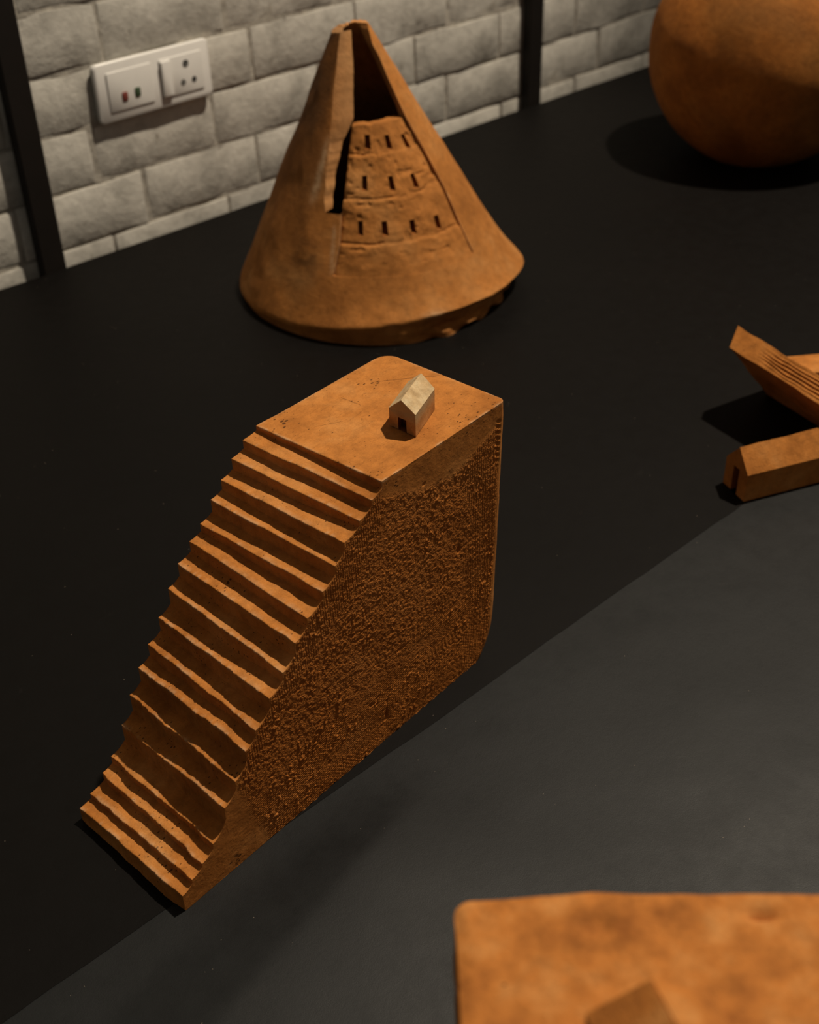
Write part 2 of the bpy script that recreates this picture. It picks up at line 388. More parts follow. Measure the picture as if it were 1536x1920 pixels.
# ------------------------------------------------------------------ table and its black paper
TYAW = math.atan2(2.036 - 1.2639, 0.4066 + 0.4472)
TE = Vector((-0.4472, 1.2639, 0)); tx = Vector((math.cos(TYAW), math.sin(TYAW), 0)); ty = Vector((math.sin(TYAW), -math.cos(TYAW), 0))
# table frame: local x along the wall, local y NEGATIVE towards the camera
table = empty('table', (TE.x, TE.y, 0), TYAW); tag(table, 'long table covered with black paper, set along the brick wall', 'table')
mb = MB(); mb.box(-1.3, 2.0, -1.36, 0.0, -0.032, -0.0020); mb.obj('table_top', M_WOOD, table)
for lx in (-1.2, 1.9):
    for ly in (-1.28, -0.08):
        mb = MB(); mb.box(lx - .03, lx + .03, ly - .03, ly + .03, FLOOR_Z, -0.032); mb.obj('leg', M_WOOD, table)
mb = MB()
for ly in (-1.28, -0.08): mb.box(-1.17, 1.87, ly - .012, ly + .012, -0.11, -0.032)
mb.obj('apron', M_WOOD, table)

def grid_sheet(name, X, Yl, Z, mat, thick):
    mb = MB(); P = np.stack([X, Yl, Z], -1); mb.grid(P); n, m_ = P.shape[:2]
    Q = P.copy(); Q[..., 2] -= thick; b2 = mb.grid(Q, flip=True)
    def side(idx):
        for (a, b) in zip(idx[:-1], idx[1:]): mb.f.append((a, a + b2, b + b2, b))
    side([i * m_ for i in range(n)][::-1]); side([i * m_ + m_ - 1 for i in range(n)]); side(list(range(m_))); side([(n - 1) * m_ + j for j in range(m_)][::-1])
    o = mb.obj(name, mat, smooth=True, sharp=40); o.location = (TE.x, TE.y, 0); o.rotation_euler = (0, 0, TYAW); return o
SEAM = 0.812
xs = np.linspace(-1.28, 1.98, 330); vsn = np.linspace(0, 1, 40)
Xg, Vg = np.meshgrid(xs, vsn, indexing='ij')
back = 0.004 + 0.0035 * n1(xs * 5, 1) + 0.0015 * n1(xs * 17, 2)
seam = SEAM + 0.0020 * n1(xs * 9, 3) + 0.0009 * n1(xs * 45, 4)
Yg = back[:, None] * (1 - Vg) - seam[:, None] * Vg
Zg = np.zeros_like(Xg) - 0.0006 * sstep(0.985, 1.0, 1 - Vg) 
pa = grid_sheet('black_paper_sheet', Xg, Yg, Zg, M_PAPA, 0.0002)
tag(pa, 'matte black paper sheet running under the cone, along the wall side of the table', 'paper')
xs = np.linspace(-1.28, 1.98, 500); ys = -np.linspace(SEAM - 0.02, 1.355, 120)
Xg, Yg = np.meshgrid(xs, ys, indexing='ij')
WX = TE.x + Xg * tx.x - Yg * ty.x; WYc = TE.y + Xg * tx.y - Yg * ty.y
# soft fold line across the sheet
fp = np.array([-0.072, 0.421]); fd = np.array([0.067, 0.092]); fd = fd / np.hypot(*fd); fn = np.array([fd[1], -fd[0]])
t_ = (WX - fp[0]) * fd[0] + (WYc - fp[1]) * fd[1]; d_ = (WX - fp[0]) * fn[0] + (WYc - fp[1]) * fn[1]
ridge = np.where(d_ < 0, np.clip((d_ + .048) / .048, 0, 1) ** 1.2, 1 - sstep(0, 0.14, d_)) * (1 - sstep(0.06, 0.15, t_)) * sstep(-0.30, -0.15, t_)
und = 0.00055 * (vn(WX * 9, WYc * 9, 2.2) + 1) + 0.0002 * vn(WX * 24, WYc * 30, 7.2)
clear = sstep(0.80, 0.86, -Yg)                      # lies flat where it slips under the other sheet
blk = 1 - (1 - sstep(0.0, 0.03, np.maximum(np.maximum(0.012 - 0.02 - WX, WX - 0.19), np.maximum(0.06 - WYc, WYc - 0.26))))
Zg = -0.00035 + (ridge * 0.0042 + und) * clear * blk
pb = grid_sheet('black_paper_sheet', Xg, Yg, Zg, M_PAPB, 0.0004)
tag(pb, 'smooth dark grey paper sheet on the near side of the table, slightly creased', 'paper')

# ------------------------------------------------------------------ stepped block
BO = (-0.1346, 0.4403, 0.0); BYAW = 0.8440; BW = 0.0994; BH = 0.2
RP = [(.1798, .2), (.1709, .1921), (.1601, .1838), (.1468, .1763), (.1385, .1648), (.1275, .1533), (.1141, .1427), (.1032, .1319), (.0920, .1175), (.0803, .1066), (.0676, .0915), (.0586, .0822), (.0486, .0660), (.0385, .0528), (.0267, .0333), (.0173, .0251), (.0088, .0194), (.0008, .0130)]
LP = [(.1770, .2), (.1655, .1955), (.1551, .1875), (.1450, .1774), (.1354, .1682), (.1250, .1563), (.1153, .1488), (.1044, .1385), (.0946, .1257), (.0842, .1096), (.0734, .0957), (.0637, .0836), (.0541, .0681), (.0444, .0503), (.0325, .0325), (.0244, .0247), (.0131, .0158), (.0040, .0105)]
RP, LP = np.array(RP), np.array(LP); NS = 17
block = empty('stepped_block', BO, BYAW)
tag(block, 'tall terracotta block carved into seventeen steep steps, rough scored side, centre of the table', 'sculpture')
def ub(z):  # back face profile of the block
    z = np.asarray(z, float)
    return np.interp(z, [0, .004, .012, .022, .034, .1, .19, .2], [.2735, .2775, .2830, .2870, .2890, .2925, .2962, .2955])
RCR, RCL = 0.0045, 0.011
nv = 260
tt = np.linspace(0, 1, nv)
fade = sstep(0, 0.10, tt) * sstep(0, 0.06, 1 - tt)
def nose(k):
    """edge line of step k over the width: arrays u, z"""
    u = RP[k, 0] * (1 - tt) + LP[k, 0] * tt; z = RP[k, 1] * (1 - tt) + LP[k, 1] * tt
    amp = 0.5 + 0.9 * math.exp(-((k - 12.5) / 4.0) ** 2)
    if k == 0: amp = 0.35
    u = u + fade * amp * (0.0011 * n1(tt * 4.2, k + 20) + 0.0006 * n1(tt * 11, k + 50) + 0.0003 * n1(tt * 30, k + 80) + 0.00026 * n1(tt * 75, k + 90) + 0.00018 * n1(tt * 130, k + 95))
    z = z + fade * amp * (0.0008 * n1(tt * 3.3, k + 120) + 0.0004 * n1(tt * 9, k + 150) + 0.00016 * n1(tt * 60, k + 170) + 0.00010 * n1(tt * 130, k + 175)) * (k > 0)
    if k == 14: u = u + fade * 0.0010 * np.exp(-((tt - .22) / .14) ** 2); 
    if k == 13: u = u + fade * 0.0006 * np.exp(-((tt - .5) / .25) ** 2)
    return u, z
NO = [nose(k) for k in range(NS + 1)]
LIP0, LIP1 = 0.55, 0.28
lip = LIP0 * np.exp(-tt / 0.035) + LIP1 * np.exp(-(1 - tt) / 0.025)     # treads curl up where the groove ran out
def inner(k):
    """line where the tread of step k meets the riser above it"""
    u = NO[k - 1][0] + 0.0007 * fade * (1 + n1(tt * 6, k + 200)) ; z = NO[k][1] + 0.0009 * fade * (1 + .5 * n1(tt * 5, k + 220)) + lip * (NO[k - 1][1] - NO[k][1])
    return u, z
v_at = tt * BW
def strip(points):
    """points: list of (u,z) arrays over tt -> grid"""
    P = np.stack([np.stack([u, v_at, z], -1) for u, z in points], 0)
    return P
def lerp(a, b, s): return (a[0] * (1 - s) + b[0] * s, a[1] * (1 - s) + b[1] * s)
def riser_tread(k):
    if k < NS: low = inner(k + 1)
    else: low = (NO[k][0] - 0.0008 * fade, np.zeros(nv))
    n_, top = NO[k], None
    rb = 0.0008 * (0.4 + 0.6 * fade)
    pts = []
    a = (n_[0], n_[1] - rb)                       # start of the rounded edge
    for s in np.linspace(0, 1, 9):
        p = lerp(low, a, s); bulge = math.sin(math.pi * s) * 0.0004 * fade
        pts.append((p[0] + bulge + 0.00035 * fade * vn(tt * 22, s * 5 + k * 3.1, 1.5) * math.sin(math.pi * s), p[1]))
    for ang in (30, 60):
        ar = math.radians(ang); pts.append((n_[0] + rb * (1 - math.cos(ar)), n_[1] - rb * (1 - math.sin(ar))))
    c = (n_[0] + rb, n_[1])
    pts.append(c)
    if k > 0:
        inn = inner(k)
        for s in np.linspace(0, 1, 8)[1:]:
            p = (c[0] * (1 - s) + inn[0] * s, c[1] * (1 - s * s) + inn[1] * s * s)
            pts.append((p[0], p[1] + 0.0003 * fade * vn(tt * 18, s * 3 + k * 5.7, 9.5) * math.sin(math.pi * s)))
    return pts
for k in range(1, NS + 1):
    mb = MB(); mb.grid(strip(riser_tread(k)), flip=True)
    st = mb.obj('step', M_STEP, block, smooth=True, sharp=55)
    ch = np.zeros((len(mb.v) // nv, nv)); ch[8:12] = 0.5 * sstep(-.25, .5, vn(tt * 9, k * 2.3, 5.5) + .6 * vn(tt * 50, k * 3.1, 2.5)); ch[12] = ch[11] * .4
    set_attr(st, 'chalk', ch.ravel())

mb = MB()
# body: riser under the top edge
mb.grid(strip(riser_tread(0)), flip=True)
# top face
def corner_cut(v):
    v = np.asarray(v, float)
    c1 = np.where(v < RCR, RCR - np.sqrt(np.maximum(0, RCR ** 2 - (RCR - v) ** 2)), 0)
    w = BW - v; c2 = np.where(w < RCL, RCL - np.sqrt(np.maximum(0, RCL ** 2 - (RCL - w) ** 2)), 0)
    return c1 + c2
vv = np.unique(np.r_[np.linspace(0, RCR, 7), np.linspace(RCR, BW - RCL, 70), np.linspace(BW - RCL, BW, 9)])
u_front = np.interp(vv, v_at, NO[0][0] + 0.0008 * (0.4 + 0.6 * fade)); u_back = ub(BH) - corner_cut(vv)
ss = np.linspace(0, 1, 90)
U = u_front[None, :] * (1 - ss[:, None]) + u_back[None, :] * ss[:, None]; V = np.broadcast_to(vv, U.shape)
ed = np.minimum(np.minimum(V, BW - V), np.minimum(U - u_front, u_back - U)); ed = np.clip(ed, 0, 1)
Z = BH + 0.00035 * vn(U * 60, V * 60, 1.1) * sstep(0, .01, ed) - 0.0006 * (1 - sstep(0, 0.0022, ed)) * sstep(.004, .02, U - u_front)
Z[0] = BH
mb.grid(np.stack([U, V, Z], -1))
ztop_back = Z[-1]; ztop_right = Z[:, 0]; u_right = U[:, 0]; ztop_left = Z[:, -1]; u_left = U[:, -1]
# back face, rounded vertical corners
zz = np.linspace(0, 1, 60)
P = np.zeros((len(zz), len(vv), 3))
for i, s in enumerate(zz):
    z = s * BH; P[i, :, 0] = ub(z) - corner_cut(vv); P[i, :, 1] = vv; P[i, :, 2] = s * ztop_back
P[..., 0] += 0.0004 * vn(P[..., 1] * 150, P[..., 2] * 150, 4.4) * np.sin(math.pi * zz)[:, None]
mb.grid(P)
# bottom
mb.add([(RP[17][0], 0, 0), (LP[17][0], BW, 0), (.2735 - RCL, BW, 0), (.2735, BW - RCL, 0), (.2735, RCR, 0), (.2735 - RCR, 0, 0)], [(0, 1, 2, 3, 4, 5)])

def rough_field(u, z, seed=0.0):
    """relief of the scored clay flank, metres outwards"""
    slope_d = (z - np.interp(u, RP[::-1, 0], RP[::-1, 1])) * -0.68      # distance below the stair line
    top_d = BH - z
    wob = 0.010 * vn(u * 35, z * 35, 5.5)
    bw_ = np.interp(u, [.17, .185, .215, .24, .27, .30], [.006, .013, .026, .031, .022, .012])
    m_top = sstep(-.004, .004, top_d - bw_ + wob * .7)           # smooth band under the top face
    m_top = np.maximum(m_top, 1 - sstep(.170, .184, u + wob * .5))
    m_low = sstep(0.052, 0.066, u + wob * .8 + 0.15 * (z - .04)) # smooth patch beside the lowest steps
    m = m_top * m_low * sstep(0.0004, 0.004, slope_d)
    band_low = 1 - sstep(0.045, 0.075, z + wob - 0.10 * (u - .15))         # grooves along the base
    band_back = sstep(0.245, 0.265, u + wob * .7)                            # upright grooves by the back edge
    band_st = (1 - sstep(0.012, 0.030, slope_d + wob)) * (u < .178)          # upright grooves beside the steps
    g_low = np.abs(((z - 0.16 * u + 0.0012 * vn(u * 22, z * 60, 2.5)) / 0.00165) % 1 - .5) * 2 - .5
    g_up = np.abs(((u + 0.03 * z + 0.0008 * vn(u * 50, z * 18, 8.5)) / 0.0018) % 1 - .5) * 2 - .5
    grain = 0.55 * vn(u * 900, z * 900, 1.5 + seed) + 0.65 * vn(u * 480, z * 480, 4.5)
    crumbs = sstep(0.35, 0.8, vn(u * 520, z * 520, 20.5)) * sstep(-.2, .4, vn(u * 60, z * 60, 31.5))
    pitsf = sstep(0.55, 0.9, vn(u * 330, z * 330, 40.5))
    grain = grain * (1 - .45 * band_low)
    r = 0.00034 * grain + 0.00075 * crumbs - 0.0006 * pitsf
    r = r + 0.00055 * (g_low * band_low * sstep(-.6, .2, vn(u * 40, z * 90, 77.5)) + .7 * g_up * np.maximum(band_back, band_st * .8))
    r = r + 0.00022 * vn(u * 70, z * 70, 6.5)
    chat = (np.abs(((z + 0.5 * u) / 0.0042) % 1 - .5) * 2) * sstep(.2845, .2885, u) * sstep(.15, .16, z) * (1 - sstep(.186, .19, z)) * -0.0012
    smooth_part = 0.00007 * vn(u * 160, z * 160, 2.2) + 0.00004 * vn(u * 600, z * 600, 3.2) - 0.0008 * sstep(.72, .9, vn(u * 190, z * 190, 60.5))
    hole = -0.0018 * np.exp(-(((u - .2487) / .0016) ** 2 + ((z - .1105) / .0022) ** 2)) - 0.0022 * np.exp(-(((u - .1745) / .0010) ** 2 + ((z - .0215 - .6 * (u - .1745)) / .0032) ** 2))
    rough_field.mask = m
    return m * r + (1 - m) * smooth_part + hole + chat

DU = 0.00046
def flank(mb, side):
    """side 0: v=0 (seen), 1: v=BW"""
    prof = RP if side == 0 else LP; rc = RCR if side == 0 else RCL
    du = DU if side == 0 else 0.003; dz = du
    cols = []                                           # (u, ztop)
    us = [prof[17, 0]]
    vid = {}
    verts = []; faces = []
    zrows = np.arange(0, BH + dz, dz)
    def vert(u, z, back_s=None):
        key = (round(u * 1e7), round(z * 1e7), None if back_s is None else round(back_s * 1e6))
        if key not in vid: vid[key] = len(verts); verts.append((u, z, -1 if back_s is None else back_s))
        return vid[key]
    def fill(ua, ub_, za, zb, s0=None, s1=None):
        zt = min(za, zb)
        full = zrows[zrows < zt - 0.4 * dz]
        ext = max(1, int(round((max(za, zb) - full[-1]) / dz)))
        ra = np.r_[full, np.linspace(full[-1], za, ext + 1)[1:]]; rb_ = np.r_[full, np.linspace(full[-1], zb, ext + 1)[1:]]
        for j in range(len(ra) - 1):
            faces.append((vert(ua, ra[j], s0), vert(ub_, rb_[j], s1), vert(ub_, rb_[j + 1], s1), vert(ua, ra[j + 1], s0)))
    for k in range(17, 0, -1):
        u0, u1, zt = prof[k, 0], prof[k - 1, 0], prof[k, 1]
        n = max(2, int(round((u1 - u0) / du))); e = np.linspace(u0, u1, n + 1)
        ztop_ = lambda q: zt + (LIP0 if side == 0 else LIP1) * (prof[k - 1, 1] - zt) * ((q - u0) / (u1 - u0)) ** 2
        for a, b in zip(e[:-1], e[1:]): fill(a, b, ztop_(a), ztop_(b))
    n = int(round((ub(BH) - prof[0, 0]) / du)); e = np.linspace(0, 1, n + 1)
    for a, b in zip(e[:-1], e[1:]):
        fill(prof[0, 0] + a, prof[0, 0] + b, BH, BH, a, b)
    A = np.array(verts); u, z, s = A[:, 0].copy(), A[:, 1].copy(), A[:, 2]
    isb = s >= 0
    u[isb] = prof[0, 0] + (ub(z[isb]) - rc - prof[0, 0]) * s[isb]
    # distance to the outline so that the relief closes at the edges
    edge_top = np.full(len(u), 9.0)
    for k in range(0, 18):
        zk = prof[k, 1]; uk = prof[k, 0]; un = prof[k - 1, 0] if k > 0 else .3
        inside = (u >= uk - 1e-6) & (u <= un + 1e-6)
        zkk = zk + ((LIP0 if side == 0 else LIP1) * (prof[k - 1, 1] - zk) * np.clip((u - uk) / (un - uk), 0, 1) ** 2 if k > 0 else 0)
        edge_top = np.where(inside, np.minimum(edge_top, np.maximum(zkk - z, 0)), edge_top)
        zl = prof[k + 1, 1] if k < 17 else 0
        dr = np.hypot(u - uk, np.clip(zl - z, 0, None)) ; edge_top = np.where((z <= zk + 1e-6) & (u >= uk - 1e-6), np.minimum(edge_top, dr), edge_top)
    closes = sstep(0, 0.0012, np.clip(edge_top, 0, 1)) * np.where(isb, sstep(0, .003, 1e-9 + (1 - s) * .11), 1.0)
    out = rough_field(u, z) * closes
    flank.masks.append((len(mb.v), rough_field.mask * closes))
    if side == 0:
        # ragged foot and top edge
        zt_edge = (edge_top < 1e-6) & isb
        y = -out
        zz_ = z.copy(); zz_[zt_edge] = np.interp(u[zt_edge], u_right, ztop_right)
        mb.add(np.stack([u, y, zz_], -1), faces)
    else:
        zt_edge = (edge_top < 1e-6) & isb; z = z.copy(); z[zt_edge] = np.interp(u[zt_edge], u_left, ztop_left)
        mb.add(np.stack([u, np.full_like(u, BW) + out * 0.6, z], -1), [f[::-1] for f in faces])
flank.masks = []
flank(mb, 0); flank(mb, 1)
body = mb.obj('body', M_TOP, block, smooth=True, sharp=50)
Bv = np.array(mb.v); sm_ = np.zeros(len(Bv))
for st_, mk_ in flank.masks: sm_[st_:st_ + len(mk_)] = mk_
set_attr(body, 'scored', sm_)
dE = np.minimum(np.minimum(np.abs(Bv[:, 1]), np.abs(BW - Bv[:, 1])), np.minimum(np.abs(ub(BH) - Bv[:, 0]), np.abs(Bv[:, 0] - np.interp(Bv[:, 1], v_at, NO[0][0]))))
set_attr(body, 'chalk', 0.55 * (Bv[:, 2] > BH - .0016) * (1 - sstep(.0006, .0016, dE)) * sstep(-.3, .4, vn(Bv[:, 0] * 160, Bv[:, 1] * 160, 3.3)))

# ------------------------------------------------------------------ gabled miniature houses
def house(name, parent_frame, base, eave_r, eave_l, ridge, door, mats, wob=0.0003, ridge_fwd=0.0, seed=1.0):
    """base = front right, front left, back right, back left corners (x, y, z0). Gable at front (door) and back."""
    root = empty(name); root.matrix_world = parent_frame
    fr, fl_, br, bl = [Vector(p) for p in base]; up = Vector((0, 0, 1))
    fdir = ((fr + fl_) - (br + bl)).normalized()
    C8 = dict(fr=fr, fl=fl_, br=br, bl=bl, fer=fr + up * eave_r, fel=fl_ + up * eave_l, ber=br + up * eave_r * .97, bel=bl + up * eave_l,
              fa=(fr + fl_) / 2 + up * ridge + fdir * ridge_fwd, ba=(br + bl) / 2 + up * ridge * .99)
    mbw = MB()
    def quad(a, b, c, d, n, m_, amp=wob):
        s = np.linspace(0, 1, n + 1); t = np.linspace(0, 1, m_ + 1)
        A, B, Cc, D = [np.array(p) for p in (a, b, c, d)]
        P = (A[None, None] * (1 - s)[:, None, None] * (1 - t)[None, :, None] + B[None, None] * s[:, None, None] * (1 - t)[None, :, None]
             + Cc[None, None] * s[:, None, None] * t[None, :, None] + D[None, None] * (1 - s)[:, None, None] * t[None, :, None])
        nrm = np.cross(B - A, D - A); nrm = nrm / np.linalg.norm(nrm)
        w_ = np.sin(np.pi * s)[:, None] * np.sin(np.pi * t)[None, :]
        P = P + nrm * (amp * vn(P[..., 0] * 260, P[..., 1] * 260, P[..., 2] * 260 + seed) * w_)[..., None]
        return P
    c = C8
    mbw.grid(quad(c['br'], c['fr'], c['fer'], c['ber'], 10, 5), flip=True)      # right long wall
    mbw.grid(quad(c['fl'], c['bl'], c['bel'], c['fel'], 10, 5), flip=True)      # left long wall
    mbw.add([c['br'], c['bl'], c['bel'], c['ba'], c['ber']], [(0, 4, 3, 2, 1)])
    # front gable around the doorway
    d0, d1, dh = door
    def fp_(s, hgt): return fr * (1 - s) + fl_ * s + up * hgt + fdir * (ridge_fwd * hgt / ridge)
    A, B, Cc, D = fp_(d0, 0), fp_(d1, 0), fp_(d1, dh), fp_(d0, dh)
    fer, fel, fa = c['fer'], c['fel'], c['fa']
    mbw.add([fr, A, D, fer], [(0, 3, 2, 1)]); mbw.add([B, fl_, fel, Cc], [(0, 3, 2, 1)]); mbw.add([D, Cc, fel, fa, fer], [(0, 4, 3, 2, 1)])
    mbw.add([fr, fl_, bl, br], [(0, 1, 2, 3)])
    mbw.obj('walls', mats[0], root)
    dep = -fdir * (0.22 * (fr - br).length)
    mbd = MB(); mbd.add([A, B, Cc, D, A + dep, B + dep, Cc + dep, D + dep], [(4, 5, 6, 7), (0, 4, 7, 3), (1, 2, 6, 5), (3, 7, 6, 2), (0, 1, 5, 4)])
    mbd.obj('doorway', M_DOOR, root)
    # roof: two thick slopes meeting in the ridge
    th = 0.015 * (fr - fl_).length
    mbr = MB()
    for e0, e1, a0, a1, fl in ((c['fer'], c['ber'], c['fa'], c['ba'], False), (c['bel'], c['fel'], c['ba'], c['fa'], False)):
        P = quad(e0, e1, a1, a0, 10, 6, wob * 1.3); nrm = (e1 - e0).cross(a0 - e0).normalized(); Q = P + np.array(nrm) * th
        k = mbr.grid(Q); n, m_ = Q.shape[:2]; k2 = mbr.grid(P, flip=True)
        loop = [(i, 0) for i in range(n)] + [(n - 1, j) for j in range(1, m_)] + [(i, m_ - 1) for i in range(n - 2, -1, -1)] + [(0, j) for j in range(m_ - 2, 0, -1)]
        for (a, b) in zip(loop, loop[1:] + loop[:1]):
            mbr.f.append((k + a[0] * m_ + a[1], k2 + a[0] * m_ + a[1], k2 + b[0] * m_ + b[1], k + b[0] * m_ + b[1]))
    mbr.obj('roof', mats[1], root, smooth=True, sharp=35)
    return root
blk_m = Matrix.Translation(BO) @ Matrix.Rotation(BYAW, 4, 'Z')
hz = BH + 0.0003
h1 = house('miniature_house', blk_m, [(.2273, .0152, hz), (.2276, .0362, hz), (.2585, .0265, hz), (.2585, .0475, hz)], 0.0148, 0.0118, 0.0215, (.34, .66, .0088), (M_HOUSE, M_SLIP), ridge_fwd=0.0012)
tag(h1, 'tiny pale clay house with a doorway, standing on top of the stepped block', 'house', 'miniature clay houses')

# ------------------------------------------------------------------ hollow cone with carved facade
cone = empty('hollow_cone', (-0.0246, 1.2675, 0))
tag(cone, 'terracotta cone split open at the top with rows of small windows carved in front', 'sculpture')
LX, LY, R0, KR = -0.0669, -0.0058, 0.1596, 0.5216
TH = 0.0135
def zr_of(th):  # height of the lower rim round the cone (deg)
    return np.interp(th, [-180, -120, -80, -60, -30, -5, 19, 45, 70, 95, 120, 180], [.010, .009, .008, .009, .014, .020, .029, .027, .025, .022, .014, .010])
def rim_wob(th):
    a = np.radians(th); return 0.0015 * vn(np.cos(a) * 4, np.sin(a) * 4, 3.3) + 0.0007 * vn(np.cos(a) * 11, np.sin(a) * 11, 5.3)
def cone_r(th, z):
    """outer radius incl. lumps, th in degrees"""
    th = (np.asarray(th) + 180) % 360 - 180
    a = np.radians(th); ca, sa = np.cos(a), np.sin(a)
    r = R0 - KR * z
    zr = zr_of(th) + rim_wob(th)
    inset = np.interp(th, [-180, -60, -20, 10, 35, 60, 80, 100, 130, 180], [.004, .004, .003, .002, .011, .018, .022, .018, .006, .004])
    low = np.clip((zr - z) / np.maximum(zr, 1e-4), 0, 1)
    r_rim = R0 - KR * zr
    fl_ = np.clip(np.interp(th, [-180, -40, -10, 20, 60, 100, 140, 180], [.1545, .1545, .1565, .158, .157, .1565, .155, .1545]) - r_rim + .0038 * np.exp(-((th - 84) / 11.0) ** 2), 0, .02)
    r = r + fl_ * np.exp(-np.clip(z - zr, 0, 1) / .016); r_rim = r_rim + fl_
    rag = 0.0075 * vn(ca * 9, sa * 9, z * 160) * sstep(0, 20, th) * (1 - sstep(110, 130, th))
    r = np.where(z < zr, r_rim - inset * low ** 0.8 + rag * low, r)
    rnd = np.exp(-((z - zr) / 0.0015) ** 2) * 0.0005                 # soft lip
    r = r - rnd
    r = r + 0.0016 * fbm(ca * 3.2, sa * 3.2, z * 22, 3) * sstep(0.0, .03, z) * (1 - .6 * sstep(.2, .27, z))
    r = r + 0.0022 * np.exp(-(((th - 4) / 9) ** 2 + ((z - .034) / .010) ** 2)) * vn(ca * 20, sa * 20, z * 120)
    return r
def cone_p(th, z, r):
    a = np.radians(th); return np.stack([LX * z + r * np.sin(a), LY * z - r * np.cos(a), z + 0 * a], -1)
ZT = 0.271
def ztop(th):
    th = (np.asarray(th) + 180) % 360 - 180
    return np.interp(th, [-180, -70, -30, 50, 75, 180], [.271, .2675, .271, .266, .2755, .273])
Z_FB, Z_SL = 0.062, 0.116        # foot of the facade, foot of the open slit
def thL(z): return np.interp(z, [Z_SL, .141, .168, .195, .227, .248, .271], [-26.5, -27.5, -28, -28.7, -30.7, -32.5, -36])
def facL(z): return np.interp(z, [Z_FB, .088, .121, .148, .17, .192], [-18.3, -16.0, -15.5, -13.4, -11.6, -8.5])
def facR(z): return np.interp(z, [Z_FB, .093, .125, .144, .164, .192], [53.5, 54.2, 56, 55.5, 54, 50.5])
def thR(z): return np.where(z < .19, facR(z) + .35, np.interp(z, [.19, .214, .232, .248, .263, .271], [51, 50, 50.5, 53, 50, 62]))
NTH = 260
def shell_rows():
    rows = []                           # (z nominal, th array)
    full = np.linspace(-180, 180, NTH)
    for z in np.r_[np.linspace(0, .034, 25), np.linspace(.036, Z_FB, 16)]: rows.append((z, None))
    for z in np.linspace(Z_FB, Z_SL, 26): rows.append((z, (thR(z), facL(z) - .45)))
    for z in np.linspace(Z_SL, ZT, 70): rows.append((z, (thR(z), thL(z) + 0.7 * n1(np.array([z * 110.0]), 5)[0] + 0.5 * n1(np.array([z * 340.0]), 6)[0])))
    return rows
mb = MB()
# closed ring part, columns start at the right edge of the opening so both parts share them
rr_ = shell_rows()
O = []; I = []
for z, se in rr_:
    s, e = (thR(Z_FB), facL(Z_FB) - .45) if se is None else se
    s = float(s); e = float(e)
    frac = (z) / ZT
    if se is None: th = np.linspace(s, s + 360, NTH)
    else: th = np.linspace(s, e + 360, NTH)
    zz_ = np.full(NTH, z)
    if z < .0341:                       # one row of points follows the rim exactly
        q_ = z / .034; zrim = zr_of((th + 180) % 360 - 180) + rim_wob(th)
        zz_ = np.where(q_ <= .6, q_ / .6 * zrim, zrim + (q_ - .6) / .4 * (.034 - zrim))
    if z > .24: zz_ = .24 + (z - .24) * (ztop(th) - .24) / (ZT - .24)
    if z > ZT - 1e-6: zz_ = zz_ + 0.0012 * n1(th / 7.0, 3)
    ro = cone_r(th, zz_); O.append(cone_p(th, zz_, ro))
    thick = TH if z < .2 else TH - (z - .2) * 0.045
    # inner wall squared to the cut so the cut faces show their thickness
    ri = np.maximum(ro - thick - (.012 if z < .03 else 0), 0.004)
    thi = th
    if se is not None and z >= Z_SL:      # slanted cut: the inner edge reaches further round than the outer one
        thi = np.linspace(s + np.interp(z, [.18, .2, .271], [0, 9, 14]), e + 360 + np.interp(z, [.116, .15, .175, .195, .228, .271], [1, 3, 8, 20, 25, 32]), NTH)
    I.append(cone_p(thi, zz_, ri))
O = np.array(O); I = np.array(I)
nring = sum(1 for z, se in rr_ if se is None)
mb.grid(O[:nring]); mb.grid(I[:nring], flip=True)
mb.grid(O[nring:]); mb.grid(I[nring:], flip=True)
def cap(Aa, Bb, flip=False): mb.grid(np.stack([Aa, Bb], 0), flip=flip)
cap(O[nring:, 0], I[nring:, 0]); cap(O[nring:, -1], I[nring:, -1], True); cap(O[-1], I[-1]); cap(O[0], I[0], True)
# ledge closing the foot of the slit, and seat under the facade
for z, a0, a1 in ((Z_SL, -27.5, float(facL(Z_SL)) - .45), (Z_FB, float(facL(Z_FB)) - .45, float(thR(Z_FB)))):
    th = np.linspace(a0, a1, 30); zz_ = np.full(30, z); ro = cone_r(th, zz_); cap(cone_p(th, zz_, ro), cone_p(th, zz_, ro - TH))
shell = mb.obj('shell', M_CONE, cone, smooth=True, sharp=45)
Vv = np.array(mb.v); th_ = np.degrees(np.arctan2(Vv[:, 0] - LX * Vv[:, 2], -(Vv[:, 1] - LY * Vv[:, 2]))); z_ = Vv[:, 2]
chalk = 0.9 * np.exp(-((th_ + 33.0 - 90 * (z_ - .15)) / 2.6) ** 2) * sstep(.115, .135, z_) * (1 - sstep(.165, .19, z_)) + 0.8 * np.exp(-((th_ + 19.6) / 1.0) ** 2) * sstep(.060, .07, z_) * (1 - sstep(.098, .11, z_))
chalk = chalk + 0.8 * np.exp(-(((th_ - 22) / 4) ** 2 + ((z_ - .028) / .003) ** 2))
scorch_shade = 0.85 * sstep(.05, .20, z_) * sstep(-24, -40, th_) * sstep(-175, -110, th_) + 0.55 * np.exp(-(((th_ + 34) / 10) ** 2 + ((z_ - .075) / .02) ** 2)) * (vn(th_ / 5, z_ * 160, 4.4) > -.1)  # soot on the left flank, widened to paint in its shade; then a mottled patch
for nm_, ar_ in (('chalk', chalk), ('scorch_shade', scorch_shade)):
    at_ = shell.data.attributes.new(nm_, 'FLOAT', 'POINT'); at_.data.foreach_set('value', np.clip(ar_, 0, 1).astype(np.float32))

